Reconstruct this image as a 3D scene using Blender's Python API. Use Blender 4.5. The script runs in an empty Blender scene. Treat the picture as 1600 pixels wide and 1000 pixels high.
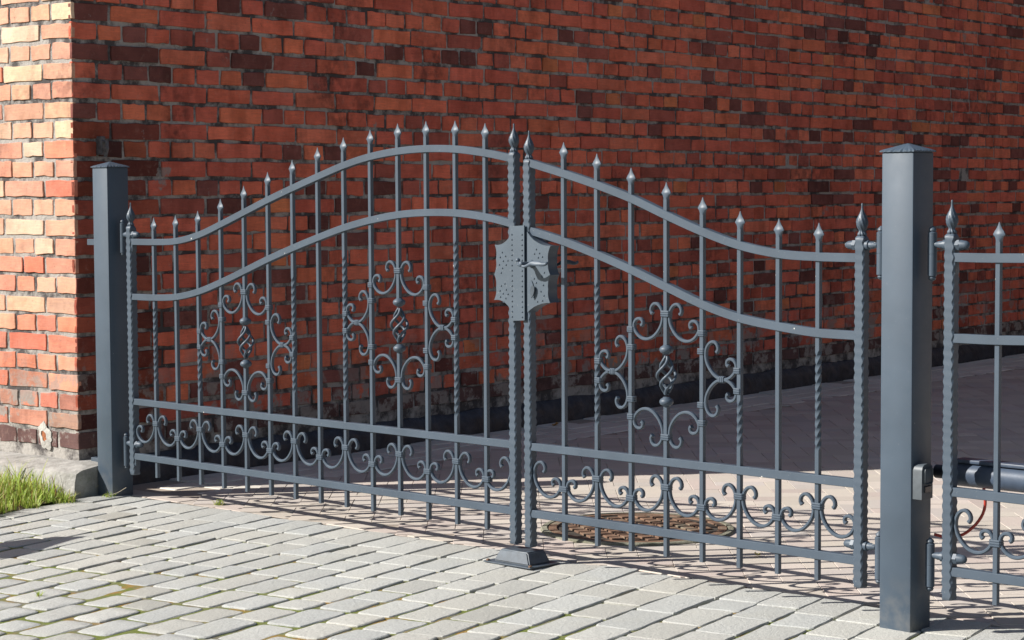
import bpy, bmesh, math, random
from mathutils import Vector, Matrix, noise
random.seed(7)
R = math.radians
sc = bpy.context.scene
COL = sc.collection

# ------------------------------------------------------------------ camera
cam_d = bpy.data.cameras.new('camera'); cam = bpy.data.objects.new('camera', cam_d); COL.objects.link(cam)
RX, UX, FX = Vector((1.0, -0.0003, -0.0052)), Vector((0.0052, 0.0625, 0.998)), Vector((0, 0.998, -0.0625))
RX.normalize(); FX.normalize(); UX = (-FX).cross(RX) * 1.0; UX.normalize(); RX = UX.cross(-FX)
m = Matrix((RX, UX, -FX)).transposed().to_4x4(); m.translation = Vector((0, 0, 1.2))
cam.matrix_world = m
cam_d.sensor_width = 36; cam_d.lens = 3194.4 / 1600 * 36; cam_d.clip_end = 1500; cam_d.clip_start = 0.05
sc.camera = cam

# ------------------------------------------------------------------ light
SUN_EL, SUN_AZ = 34.0, 8.0           # light travels towards +X, turned AZ degrees to +Y
w = bpy.data.worlds.new('World'); sc.world = w; w.use_nodes = True
nt = w.node_tree; bg = nt.nodes['Background']
sky = nt.nodes.new('ShaderNodeTexSky'); sky.sky_type = 'NISHITA'; sky.sun_disc = False
sky.sun_elevation = R(SUN_EL); sky.sun_rotation = math.atan2(-math.cos(R(SUN_AZ)), -math.sin(R(SUN_AZ)))
nt.links.new(sky.outputs[0], bg.inputs[0]); bg.inputs[1].default_value = 0.061
sd = bpy.data.lights.new('sun', 'SUN'); sd.energy = 5.0; sd.angle = R(0.5); sd.color = (1, 0.965, 0.91)
so = bpy.data.objects.new('sun', sd); COL.objects.link(so)
L = Vector((math.cos(R(SUN_AZ)) * math.cos(R(SUN_EL)), math.sin(R(SUN_AZ)) * math.cos(R(SUN_EL)), -math.sin(R(SUN_EL))))
so.rotation_euler = L.to_track_quat('-Z', 'Y').to_euler(); so.location = (-8, 2, 8)
sc.view_settings.view_transform = 'Standard'; sc.view_settings.look = 'None'
sc.view_settings.exposure = 0.78; sc.view_settings.gamma = 1
sc.render.engine = 'CYCLES'

# ------------------------------------------------------------------ frames of reference
ANG = 0.7665
GO = Vector((-1.4939, 8.0336, 0)); GD = Vector((math.cos(ANG), -math.sin(ANG), 0)); GB = Vector((math.sin(ANG), math.cos(ANG), 0))  # GB points behind the gate
WC = Vector((-1.763, 8.264, 0)); WA = 0.8863
WD = Vector((math.cos(WA), math.sin(WA), 0)); WE = Vector((-math.sin(WA), math.cos(WA), 0))
WN = Vector((WD.y, -WD.x, 0))        # outward normal of the shaded wall
def gate_uv(P): q = Vector((P[0], P[1], 0)) - GO; return q.dot(GD), q.dot(GB)
def gz(P): return 0.0

# ------------------------------------------------------------------ helpers
def link(name, bm, mat, parent=None, smooth=False, kind=None):
    me = bpy.data.meshes.new(name); bm.to_mesh(me); bm.free()
    for mm in (mat if isinstance(mat, (list, tuple)) else [mat]): me.materials.append(mm)
    if smooth == 'block': me.set_sharp_from_angle(angle=R(24))
    elif smooth:
        for p in me.polygons: p.use_smooth = True
        if smooth != 'all': me.set_sharp_from_angle(angle=R(38))
    o = bpy.data.objects.new(name, me); COL.objects.link(o)
    if parent: o.parent = parent
    if kind: o['kind'] = kind
    return o
def tag(o, label, cat, group=None, kind=None):
    o['label'] = label; o['category'] = cat
    if group: o['group'] = group
    if kind: o['kind'] = kind
    return o
def empty(name, loc, rz=0):
    o = bpy.data.objects.new(name, None); COL.objects.link(o); o.location = loc; o.rotation_euler = (0, 0, rz); o.empty_display_size = .1
    return o
def box(bm, x0, x1, y0, y1, z0, z1, bev=0.0, M=None):
    t = bmesh.new(); bmesh.ops.create_cube(t, size=1)
    for v in t.verts: v.co = Vector(((v.co.x + .5) * (x1 - x0) + x0, (v.co.y + .5) * (y1 - y0) + y0, (v.co.z + .5) * (z1 - z0) + z0))
    if bev: bmesh.ops.bevel(t, geom=list(t.edges), offset=bev, segments=2, affect='EDGES', profile=.5)
    if M: t.transform(M)
    merge(bm, t)
def merge(bm, t):
    me = bpy.data.meshes.new('tmp'); t.to_mesh(me); t.free(); bm.from_mesh(me); bpy.data.meshes.remove(me)
def loft(bm, rings, cap=True, closed=True):
    vs = [[bm.verts.new(c) for c in r] for r in rings]; n = len(vs[0])
    for a, b in zip(vs, vs[1:]):
        for i in range(n if closed else n - 1): bm.faces.new((a[i], a[(i + 1) % n], b[(i + 1) % n], b[i]))
    if cap: bm.faces.new(vs[0][::-1]); bm.faces.new(vs[-1])
    return vs
def lathe(bm, prof, c=(0, 0, 0), axis='Z', n=16, flute=0, fa=0.0, tw=0.0):
    rings = []
    c = Vector(c)
    for r, z in prof:
        ring = []
        for i in range(n):
            a = 2 * math.pi * i / n; rr = r
            if flute: rr = r * (1 - fa * (0.5 + 0.5 * math.cos(flute * (a + tw * z))) * min(1, r / .009))
            x, y = rr * math.cos(a), rr * math.sin(a)
            ring.append(c + (Vector((x, y, z)) if axis == 'Z' else Vector((z, x, y)) if axis == 'X' else Vector((y, z, x))))
        rings.append(ring)
    loft(bm, rings)
def catmull(pts, step):
    pts = [Vector(p) for p in pts]; P = [pts[0] * 2 - pts[1]] + pts + [pts[-1] * 2 - pts[-2]]; out = []
    for i in range(1, len(P) - 2):
        n = max(1, int((P[i + 1] - P[i]).length / step))
        for k in range(n):
            t = k / n; a, b, c, d = P[i - 1], P[i], P[i + 1], P[i + 2]
            out.append(0.5 * ((2 * b) + (c - a) * t + (2 * a - 5 * b + 4 * c - d) * t * t + (3 * b - a - 3 * c + d) * t ** 3))
    out.append(pts[-1]); return out
def sweep_plane(bm, pts, hw, hd, taper=None, round_=0.35):
    """sweep a rounded rectangle along a curve lying in the gate plane (x,z); hw in-plane half width, hd half depth (y)"""
    rings = []
    for i, p in enumerate(pts):
        a = pts[max(0, i - 1)]; b = pts[min(len(pts) - 1, i + 1)]; t = (b - a).normalized(); nrm = Vector((-t.z, 0, t.x))
        s = taper(i / (len(pts) - 1)) if taper else 1
        c = round_ * min(hw, hd)
        sec = [(hw, hd - c), (hw - c, hd), (-hw + c, hd), (-hw, hd - c), (-hw, -hd + c), (-hw + c, -hd), (hw - c, -hd), (hw, -hd + c)]
        rings.append([p + nrm * (q[0] * s) + Vector((0, q[1], 0)) for q in sec])
    loft(bm, rings)
def tube(bm, pts, r, n=10):
    rings = []
    up = Vector((.31, .23, .92)).normalized()
    for i, p in enumerate(pts):
        t = (pts[min(len(pts) - 1, i + 1)] - pts[max(0, i - 1)]).normalized()
        a = t.cross(up).normalized(); b = t.cross(a)
        rr = r(i / (len(pts) - 1)) if callable(r) else r
        rings.append([p + a * rr * math.cos(2 * math.pi * k / n) + b * rr * math.sin(2 * math.pi * k / n) for k in range(n)])
    loft(bm, rings)

# ------------------------------------------------------------------ materials
class N:
    def __init__(s, name):
        s.m = bpy.data.materials.new(name); s.m.use_nodes = True; s.t = s.m.node_tree; s.b = s.t.nodes['Principled BSDF']
        s.co = s.t.nodes.new('ShaderNodeTexCoord').outputs['Object']
    def new(s, k, **kw):
        n = s.t.nodes.new(k)
        for a, v in kw.items(): setattr(n, a, v)
        return n
    def noise(s, scale, detail=4, rough=.55, vec=None, out='Fac', dist=0):
        n = s.new('ShaderNodeTexNoise'); n.inputs['Scale'].default_value = scale; n.inputs['Detail'].default_value = detail
        n.inputs['Roughness'].default_value = rough; n.inputs['Distortion'].default_value = dist
        s.t.links.new(vec or s.co, n.inputs['Vector']); return n.outputs[out]
    def ramp(s, fac, stops):
        n = s.new('ShaderNodeValToRGB'); cr = n.color_ramp
        while len(cr.elements) < len(stops): cr.elements.new(.5)
        for e, (p, c) in zip(cr.elements, stops):
            e.position = p; e.color = (c, c, c, 1) if isinstance(c, (int, float)) else (*c, 1)
        s.t.links.new(fac, n.inputs[0]); return n.outputs[0]
    def mix(s, a, b, fac, mode='MIX'):
        n = s.new('ShaderNodeMix', data_type='RGBA', blend_type=mode); i = n.inputs
        for k, (sock, v) in enumerate(((i[0], fac), (i[6], a), (i[7], b))):
            if hasattr(v, 'is_output'): s.t.links.new(v, sock)
            elif isinstance(v, (int, float)): sock.default_value = v if k == 0 else (v, v, v, 1)
            else: sock.default_value = (*v, 1)
        return n.outputs[2]
    def math(s, op, a, b=0.0):
        n = s.new('ShaderNodeMath', operation=op)
        for sock, v in ((n.inputs[0], a), (n.inputs[1], b)):
            if hasattr(v, 'is_output'): s.t.links.new(v, sock)
            else: sock.default_value = v
        return n.outputs[0]
    def attr(s, name): n = s.new('ShaderNodeAttribute', attribute_name=name); return n.outputs['Color']
    def sep(s, v): n = s.new('ShaderNodeSeparateXYZ'); s.t.links.new(v, n.inputs[0]); return n.outputs
    def mapping(s, scale, rot=(0, 0, 0)):
        n = s.new('ShaderNodeMapping'); n.inputs['Scale'].default_value = scale; n.inputs['Rotation'].default_value = rot
        s.t.links.new(s.co, n.inputs[0]); return n.outputs[0]
    def bump(s, h, strength, dist, prev=None):
        n = s.new('ShaderNodeBump'); n.inputs['Strength'].default_value = strength; n.inputs['Distance'].default_value = dist
        s.t.links.new(h, n.inputs['Height'])
        if prev: s.t.links.new(prev, n.inputs['Normal'])
        return n.outputs[0]
    def done(s, col=None, rough=None, nrm=None, metal=None, spec=None):
        def put(k, v):
            if v is None: return
            if hasattr(v, 'is_output'): s.t.links.new(v, s.b.inputs[k])
            elif k == 'Base Color': s.b.inputs[k].default_value = (*v, 1)
            else: s.b.inputs[k].default_value = v
        put('Base Color', col); put('Roughness', rough); put('Normal', nrm); put('Metallic', metal); put('Specular IOR Level', spec)
        return s.m

def m_paint(name, base=(0.052, 0.072, 0.097), dust=0.35):
    n = N(name)
    a = n.noise(5, 5); b = n.noise(140, 3); c = n.noise(38, 2, .5)
    col = n.mix(tuple(x * .9 for x in base), tuple(x * 1.12 for x in base), n.ramp(a, [(.35, 0), (.7, 1)]))
    col = n.mix(col, (.30, .30, .29), n.math('MULTIPLY', n.ramp(b, [(.66, 0), (.80, 1)]), dust))
    chip = n.ramp(c, [(.765, 0), (.775, 1)])
    col = n.mix(col, (.55, .54, .50), chip)
    # splash dirt close to the ground
    z = n.sep(n.new('ShaderNodeNewGeometry').outputs['Position'])[2]
    low = n.math('MULTIPLY', n.ramp(z, [(.0, 1), (.16, 0)]), n.ramp(n.noise(26, 5), [(.42, 0), (.68, 1)]))
    col = n.mix(col, (.23, .21, .18), n.math('MULTIPLY', low, .32))
    r = n.ramp(n.noise(30, 4), [(.3, .44), (.7, .54)])
    return n.done(col, r, n.bump(n.noise(420, 2), .12, .0006, n.bump(n.noise(45, 3), .10, .0012)), spec=.42)
M_PAINT = m_paint('gate_paint'); M_POST = m_paint('post_paint', (0.051, 0.072, 0.098), .2)
def m_plain(name, col, rough=.5, var=.2, sc_=40, metal=0, bump=.15):
    n = N(name); f_ = n.ramp(n.noise(sc_, 5), [(.3, 0), (.7, 1)])
    return n.done(n.mix(tuple(x * (1 - var) for x in col), tuple(min(1, x * (1 + var)) for x in col), f_), rough, n.bump(n.noise(sc_ * 4, 3), bump, .001), metal)
M_PLATE = m_paint('hammered_plate_paint', (.072, .094, .118), .6)
M_DARK = m_plain('stop_paint', (.05, .065, .082), .45, .3); M_BLACK = m_plain('black_plastic', (.014, .016, .02), .4, .2)
M_NAVY = m_plain('opener_body', (.05, .068, .10), .38, .15); M_GREYP = m_plain('grey_housing', (.060, .072, .082), .5, .15)
M_RED = m_plain('red_cable_sheath', (.36, .035, .02), .45, .1); M_STEEL = m_plain('bare_steel', (.55, .55, .56), .3, .2, 60, .9)
M_LENS = m_plain('sensor_lens', (.02, .02, .025), .12, .1); M_LEAF = m_plain('dry_leaf', (.45, .22, .05), .7, .3)
M_LEAFY = m_plain('yellow_leaf', (.55, .50, .18), .7, .3)

def m_brick():
    n = N('old_red_brick')
    c = n.attr('Col')
    big = n.noise(9, 6, .6); fine = n.noise(90, 5, .65); streak = n.noise(1, 5, .6, n.mapping((16, 16, 160)))
    col = n.mix(c, n.mix(c, (.68, .64, .62), 1, 'MULTIPLY'), n.ramp(big, [(.42, 0), (.72, 1)]))
    col = n.mix(col, n.mix(col, (1.25, 1.2, 1.1), 1, 'MULTIPLY'), n.ramp(streak, [(.45, 0), (.75, 1)]))
    col = n.mix(col, (.035, .022, .02), n.math('MULTIPLY', n.ramp(fine, [(.60, 0), (.78, 1)]), .65))
    # soot patches that run over several bricks
    soot = n.math('MULTIPLY', n.ramp(n.noise(2.1, 6, .62), [(.53, 0), (.68, 1)]), n.ramp(n.noise(24, 5, .6), [(.36, 0), (.60, 1)]))
    col = n.mix(col, (.050, .022, .020), n.math('MULTIPLY', soot, .72))
    rain = n.ramp(n.noise(1, 6, .6, n.mapping((7, 7, .55))), [(.52, 0), (.68, 1)])
    col = n.mix(col, n.mix(col, (.62, .55, .52), 1, 'MULTIPLY'), n.math('MULTIPLY', rain, .6))
    bloom = n.ramp(n.noise(34, 6, .7, dist=.6), [(.55, 0), (.70, 1)])
    col = n.mix(col, (.50, .34, .27), n.math('MULTIPLY', bloom, .15))
    # mortar smeared over the low courses
    z = n.sep(n.co)[2]
    low = n.ramp(n.math('ADD', z, n.math('MULTIPLY', n.noise(3, 3), .5)), [(.50, 1), (.86, 0)])
    sm = n.math('MULTIPLY', low, n.ramp(n.noise(7.5, 7, .68), [(.51, 0), (.57, 1)]))
    sm = n.math('MAXIMUM', sm, n.math('MULTIPLY', n.ramp(n.noise(5, 8, .7), [(.655, 0), (.68, 1)]), .8))
    col = n.mix(col, n.mix((.20, .165, .145), (.33, .29, .26), n.noise(60, 4)), sm)
    h = n.bump(n.noise(60, 6, .65), .55, .004, n.bump(n.noise(300, 3), .35, .0012))
    return n.done(col, .88, h, spec=.25)
def m_mortar():
    n = N('lime_mortar')
    col = n.mix((.30, .27, .245), (.42, .395, .36), n.noise(60, 6))
    dk = n.ramp(n.noise(7, 7, .7), [(.44, 0), (.57, 1)])
    col = n.mix(col, (.040, .034, .036), n.math('MULTIPLY', dk, .88))
    return n.done(col, .95, n.bump(n.noise(80, 7, .7), .9, .006), spec=.2)
M_BRICK, M_MORTAR = m_brick(), m_mortar()
def m_bitumen():
    n = N('bitumen_coat'); f_ = n.noise(12, 7, .65)
    col = n.mix((.012, .013, .020), (.030, .034, .046), n.ramp(f_, [(.4, 0), (.6, 1)]))
    col = n.mix(col, (.11, .09, .08), n.ramp(n.noise(30, 7, .7), [(.66, 0), (.74, 1)]))
    return n.done(col, n.ramp(n.noise(20, 4), [(.3, .35), (.7, .7)]), n.bump(n.noise(35, 6, .6), .8, .008))
def m_concrete(name='plinth_concrete', a=(.22, .21, .19), b=(.42, .40, .37)):
    n = N(name); col = n.mix(a, b, n.ramp(n.noise(14, 8, .7), [(.35, 0), (.65, 1)]))
    col = n.mix(col, (.10, .12, .06), n.math('MULTIPLY', n.ramp(n.noise(6, 6, .7), [(.55, 0), (.7, 1)]), .5))
    return n.done(col, .92, n.bump(n.noise(50, 8, .7), .9, .008), spec=.2)
M_BIT, M_CONC = m_bitumen(), m_concrete()
def m_sett():
    n = N('granite_sett'); c = n.attr('Col')
    col = n.mix((.345, .342, .318), (.465, .460, .430), n.ramp(n.noise(170, 4, .7), [(.34, 0), (.62, 1)]))
    col = n.mix(col, c, 1, 'MULTIPLY')
    col = n.mix(col, (.25, .245, .23), n.math('MULTIPLY', n.ramp(n.noise(240, 3, .75), [(.57, 0), (.67, 1)]), .8))
    col = n.mix(col, (.40, .385, .32), n.math('MULTIPLY', n.ramp(n.noise(3.2, 5, .6), [(.52, 0), (.72, 1)]), .35))
    return n.done(col, .85, n.bump(n.noise(70, 7, .72), .65, .006, n.bump(n.noise(260, 3, .7), .6, .002)), spec=.25)
def m_joint():
    n = N('mossy_joint_sand')
    a = n.mix((.15, .135, .095), (.27, .245, .18), n.noise(120, 5, .7))
    a = n.mix(a, (.17, .20, .05), n.ramp(n.noise(7, 6, .7), [(.40, 0), (.54, 1)]))
    a = n.mix(a, (.32, .20, .06), n.ramp(n.noise(6.3, 6, .7, dist=.3), [(.53, 0), (.61, 1)]))
    return n.done(a, .95, n.bump(n.noise(160, 6, .75), 1, .008), spec=.15)
def m_paver():
    n = N('pink_paver'); c = n.attr('Col')
    col = n.mix(c, n.mix(c, (1.25, 1.22, 1.18), 1, 'MULTIPLY'), n.noise(200, 5, .7))
    col = n.mix(col, (.42, .385, .33), n.math('MULTIPLY', n.ramp(n.noise(1.7, 7, .65), [(.42, 0), (.68, 1)]), .5))
    return n.done(col, .88, n.bump(n.noise(220, 5, .7), .5, .002), spec=.25)
def m_sand():
    n = N('joint_sand'); return n.done(n.mix((.28, .23, .19), (.42, .36, .30), n.noise(60, 6, .7)), .95, n.bump(n.noise(200, 4), .6, .003), spec=.15)
def m_earth():
    n = N('earth'); return n.done(n.mix((.045, .035, .022), (.12, .095, .06), n.noise(20, 8, .7)), .95, n.bump(n.noise(40, 8, .7), 1, .02), spec=.1)
M_SETT, M_JOINT, M_PAVER, M_SAND, M_EARTH = m_sett(), m_joint(), m_paver(), m_sand(), m_earth()
def m_rust():
    n = N('rusty_cast_iron')
    col = n.mix((.11, .062, .040), (.23, .135, .085), n.ramp(n.noise(18, 6, .65), [(.35, 0), (.65, 1)]))
    col = n.mix(col, (.20, .17, .12), n.ramp(n.noise(9, 6, .7), [(.52, 0), (.66, 1)]))
    return n.done(col, .8, n.bump(n.noise(150, 5, .7), .6, .002), .25)
M_RUST = m_rust()
def m_grass():
    n = N('grass_blade'); c = n.attr('Col')
    m = n.done(c, .55); n.b.inputs['Subsurface Weight'].default_value = 0
    tr = n.new('ShaderNodeBsdfTranslucent'); n.t.links.new(c, tr.inputs[0]); mx = n.new('ShaderNodeMixShader'); mx.inputs[0].default_value = .4
    out = [x for x in n.t.nodes if x.type == 'OUTPUT_MATERIAL'][0]
    n.t.links.new(n.b.outputs[0], mx.inputs[1]); n.t.links.new(tr.outputs[0], mx.inputs[2]); n.t.links.new(mx.outputs[0], out.inputs[0]); return m
M_GRASS = m_grass()

# ------------------------------------------------------------------ ground
bm = bmesh.new()
for a in ((-300, -300), (300, -300), (300, 300), (-300, 300)): bm.verts.new((a[0], a[1], -.14))
bm.faces.new(bm.verts); link('ground', bm, m_plain('far_ground', (.16, .145, .12), .95, .3, 3), kind='structure')

def colour_layer(bm): return bm.loops.layers.float_color.new('Col')
def block(bm, cl, P, corners, top, bev, depth, colr, jit, dome=0.0, sub=2, cut=.12, slope=(0, 0), wide=1.1):
    """rounded stone: 'corners' are 4 ground points (ccw); P maps (x, y, z) to world"""
    pts = []
    for i in range(4):
        a, b = corners[i], corners[(i + 1) % 4]; prev = corners[i - 1]
        L_ = (b - a).length; Lp = (prev - a).length; c = cut * min(L_, Lp)
        e1, e2 = a + (prev - a).normalized() * c, a + (b - a).normalized() * c
        pts.append(e1)
        if cut > .05: pts.append((e1 + e2 + a * 2) / 4)
        pts.append(e2)
        if sub:
            ns = sub if L_ > .1 else 1
            for k in range(ns):
                t = (k + 1) / (ns + 1); q = a.lerp(b, t); e = (b - a).normalized(); nn = Vector((-e.y, e.x)); pts.append(q + nn * random.uniform(-jit, jit))
    pts = [q + Vector((random.uniform(-jit, jit), random.uniform(-jit, jit))) * .6 for q in pts]
    cen = sum(pts, Vector((0, 0))) / len(pts)
    def hz(q): d = q - cen; return top + d.x * slope[0] + d.y * slope[1]
    r0 = [bm.verts.new(P(q.x, q.y, hz(q) - depth)) for q in pts]
    r1 = [bm.verts.new(P(q.x, q.y, hz(q) - bev)) for q in pts]
    ins = [q + (cen - q).normalized() * bev * wide for q in pts]
    r2 = [bm.verts.new(P(q.x, q.y, hz(q))) for q in ins]
    fs = []; n = len(pts)
    for A, B in ((r0, r1), (r1, r2)):
        for i in range(n): fs.append(bm.faces.new((A[i], A[(i + 1) % n], B[(i + 1) % n], B[i])))
    if dome:
        ins2 = [q.lerp(cen, .45) for q in ins]
        r3 = [bm.verts.new(P(q.x, q.y, hz(q) + dome * .8 + random.uniform(-1, 1) * dome * .25)) for q in ins2]
        for i in range(n): fs.append(bm.faces.new((r2[i], r2[(i + 1) % n], r3[(i + 1) % n], r3[i])))
        c = bm.verts.new(P(cen.x, cen.y, hz(cen) + dome))
        for i in range(n): fs.append(bm.faces.new((r3[i], r3[(i + 1) % n], c)))
    else: fs.append(bm.faces.new(r2))
    for f_ in fs:
        f_.smooth = True
        for l in f_.loops: l[cl] = (*colr, 1)

# front pavement: granite setts in rows, laid 12 degrees off square to the gate
def edge_off(u): return .035 + .048 * max(-1.0, min(u, 3.3))      # how far behind the gate line the setts end
Pc = Vector((-1.7442, 8.034))
def in_bed(x, y):   # grass bed left of the kerb line from the plinth corner to the left
    a, b = Pc, Vector((-1.93, 7.60))
    d = b - a; return (d.x * (y - a.y) - d.y * (x - a.x)) < 0
th = R(12.5)
RD = (-GB * math.cos(th) + GD * math.sin(th)).normalized()        # along the rows, towards the viewer
RS = Vector((-RD.y, RD.x, 0))                                      # across the rows
if RS.dot(GD) < 0: RS = -RS
bm = bmesh.new(); cl = colour_layer(bm)
SO = GO + GD * 2.2 + GB * .16
def PS(x, y, z): v = SO + RD * x + RS * y; return Vector((v.x, v.y, z + gz(v)))
flip = RD.cross(RS).z < 0
ys = [0.0]
for r in range(26): ys.append(ys[-1] + .136)
for r in range(44): ys.insert(0, ys[0] - max(.119, .135 - .0015 * r))
for r in range(len(ys) - 1):
    y0 = ys[r]; pitch = ys[r + 1] - y0
    # where this row meets the edge behind the gate
    x = -1.2
    while True:
        v = SO + RD * x + RS * (y0 + pitch / 2); u, b = gate_uv(v)
        if b < edge_off(u): break
        x += .005
        if x > 3: break
    x += random.uniform(0, .012)
    while x < 5.2:
        ln = random.choice((.14, .165, .175, .185, .195, .205, .22, .24)) + random.uniform(-.010, .010)
        ln *= 1 + .22 * math.exp(-max(0.0, x) / .35)
        v = SO + RD * (x + ln / 2) + RS * (y0 + pitch / 2)
        u, b = gate_uv(v)
        inb = in_bed(v.x, v.y) and v.y > 4
        g = .0028 + random.uniform(0, .0020) + min(.0036, max(0, -b) * .0034)
        if not inb and not (-.20 < u < -.06 and abs(b) < .06) and not (3.50 < u < 3.63 and abs(b) < .06):
            wob = noise.noise(Vector((x * 1.5, r * .3, 0))) * .006
            cs = [Vector((x + g, y0 + g + wob)), Vector((x + ln - g, y0 + g + wob)), Vector((x + ln - g, y0 + pitch - g + wob)), Vector((x + g, y0 + pitch - g + wob))]
            for c in cs: c += Vector((random.uniform(-.005, .005), random.uniform(-.003, .003)))
            if flip: cs = cs[::-1]
            k = random.gauss(1, .045); tint = random.uniform(-.02, .02)
            if random.random() < .05: k *= .82
            rnd = .07 + min(.17, max(0, -b) * .09)
            block(bm, cl, PS, cs, random.gauss(0, .0013), .0026, .04, (k + tint, k, k - tint * 1.5 - .01), .0024, .0013, 3, rnd,
                  (random.gauss(0, .006), random.gauss(0, .010)), 1.2 + min(1.0, max(0, -b) * .7))
        x += ln
link('sett_pavement', bm, M_SETT, smooth='block', kind='structure')
# joint bed
bm = bmesh.new(); NX, NY = 110, 110
grid = [[None] * (NY + 1) for _ in range(NX + 1)]
for i in range(NX + 1):
    for j in range(NY + 1):
        u = -4.2 + 9.0 * i / NX; b = edge_off(u) - .004 - 6.0 * (j / NY) ** 1.4; v = GO + GD * u + GB * b
        z = gz(v) - .0032 - .008 * math.exp(-max(0, (j / NY) ** 1.4 * 6.0) / .40) + .0007 * noise.noise(v * 9)
        grid[i][j] = bm.verts.new((v.x, v.y, z))
for i in range(NX):
    for j in range(NY): bm.faces.new((grid[i][j], grid[i][j + 1], grid[i + 1][j + 1], grid[i + 1][j]))
link('pavement_joints', bm, M_JOINT, kind='structure')

# courtyard behind the gate: herringbone pavers squared to the world axes (45 degrees to the gate)
MH = GO + GD * 1.966 + GB * .75
bm = bmesh.new(); cl = colour_layer(bm); a = .1035
PAL = [(.41, .360, .322), (.43, .378, .340), (.39, .330, .300), (.445, .398, .350), (.40, .360, .335), (.42, .374, .325)]
def PP(x, y, z): v = Vector((x, y, 0)); return Vector((x, y, z + gz(v)))
def yard(v):
    u, b = gate_uv(v); wd = (v - WC).dot(WN)
    return b > edge_off(u) + .055 and wd > .56 and (v - MH).length > .30
for i in range(-50, 100):
    for j in range(35, 190):
        q = (i - j) % 4
        if q == 0: x0, x1, y0, y1 = i * a, (i + 2) * a, j * a, (j + 1) * a
        elif q == 3: x0, x1, y0, y1 = i * a, (i + 1) * a, j * a, (j + 2) * a
        else: continue
        v = Vector(((x0 + x1) / 2, (y0 + y1) / 2, 0))
        if not yard(v): continue
        g = .0009
        cs = [Vector((x0 + g, y0 + g)), Vector((x1 - g, y0 + g)), Vector((x1 - g, y1 - g)), Vector((x0 + g, y1 - g))]
        c = random.choice(PAL); k = random.uniform(.9, 1.08)
        block(bm, cl, PP, cs, random.gauss(.0, .0004), .0013, .02, tuple(x * k for x in c), .0004, 0, 0, .03, (random.gauss(0, .002), random.gauss(0, .002)))
link('courtyard_paving', bm, M_PAVER, smooth='block', kind='structure')
# grey border rows along the wall and an edge row by the setts
bm = bmesh.new(); cl = colour_layer(bm)
def PW(x, y, z): v = WC + WD * x + WN * y; return Vector((v.x, v.y, z + gz(v)))
fl = WD.cross(WN).z < 0
for k in range(4):
    y0 = .065 + k * .125; x = -.1 + random.uniform(0, .2)
    while x < 14.8:
        ln = random.uniform(.17, .21)
        cs = [Vector((x + .003, y0 + .003)), Vector((x + ln - .003, y0 + .003)), Vector((x + ln - .003, y0 + .122)), Vector((x + .003, y0 + .122))]
        if fl: cs = cs[::-1]
        kk = random.uniform(.74, .92)
        v = PW(x, y0, 0)
        if gate_uv(v)[1] > .2: block(bm, cl, PW, cs, random.gauss(0, .002), .004, .02, (kk * .66, kk * .62, kk * .56), .002, 0, 0, .08)
        x += ln
bm2 = bm
def PG(x, y, z): v = GO + GD * x + GB * y; return Vector((v.x, v.y, z + gz(v)))
x = -.2
fl = GD.cross(GB).z < 0
while x < 6.5:
    ln = .205; y0 = edge_off(x + .1) + .006; y1 = edge_off(x + .1) + .108
    cs = [Vector((x + .002, y0)), Vector((x + ln - .002, y0 + .005)), Vector((x + ln - .002, y1 + .005)), Vector((x + .002, y1))]
    if fl: cs = cs[::-1]
    c = random.choice(PAL); k = random.uniform(.9, 1.05)
    block(bm, cl, PG, cs, random.gauss(-.002, .001), .003, .02, tuple(t * k for t in c), .0006, 0, 0, .04)
    x += ln
link('border_paving', bm, M_PAVER, smooth='block', kind='structure')
bm = bmesh.new(); NX, NY = 40, 60
grid = [[None] * (NY + 1) for _ in range(NX + 1)]
for i in range(NX + 1):
    for j in range(NY + 1):
        u = -4.2 + 15.0 * i / NX; b = edge_off(u) + 13.0 * j / NY; v = GO + GD * u + GB * b
        grid[i][j] = bm.verts.new((v.x, v.y, gz(v) - .0045))
for i in range(NX):
    for j in range(NY): bm.faces.new((grid[i][j], grid[i + 1][j], grid[i + 1][j + 1], grid[i][j + 1]))
link('courtyard_joints', bm, M_SAND, kind='structure')

# ------------------------------------------------------------------ brick building
bld = empty('brick_building', WC)
tag(bld, 'old red brick building with tarred base, sunlit left face and shaded yard side', 'building')
def loc(v): return v - WC
PB = [(.66, .158, .092), (.69, .170, .098), (.60, .140, .084), (.55, .125, .082), (.66, .180, .105), (.62, .148, .096), (.69, .184, .096)]
PG = [(.63, .45, .33), (.64, .46, .31), (.58, .30, .20), (.62, .36, .25), (.55, .26, .18), (.62, .40, .28), (.58, .32, .22), (.54, .28, .20), (.63, .37, .24)]   # paler gable bricks, the sun's brightness there put into their colour
def brick_colour(q=0.0):
    t = random.random() - .30 * max(0.0, q - .08); c = random.choice(PB); k = random.uniform(.86, 1.12)
    if t < .045: c = (.22, .075, .062); k = random.uniform(.6, 1.15)
    elif t < .19: c = (.40, .105, .075)
    elif t < .21: c = (.64, .20, .088)
    return tuple(x * k for x in c)
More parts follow.
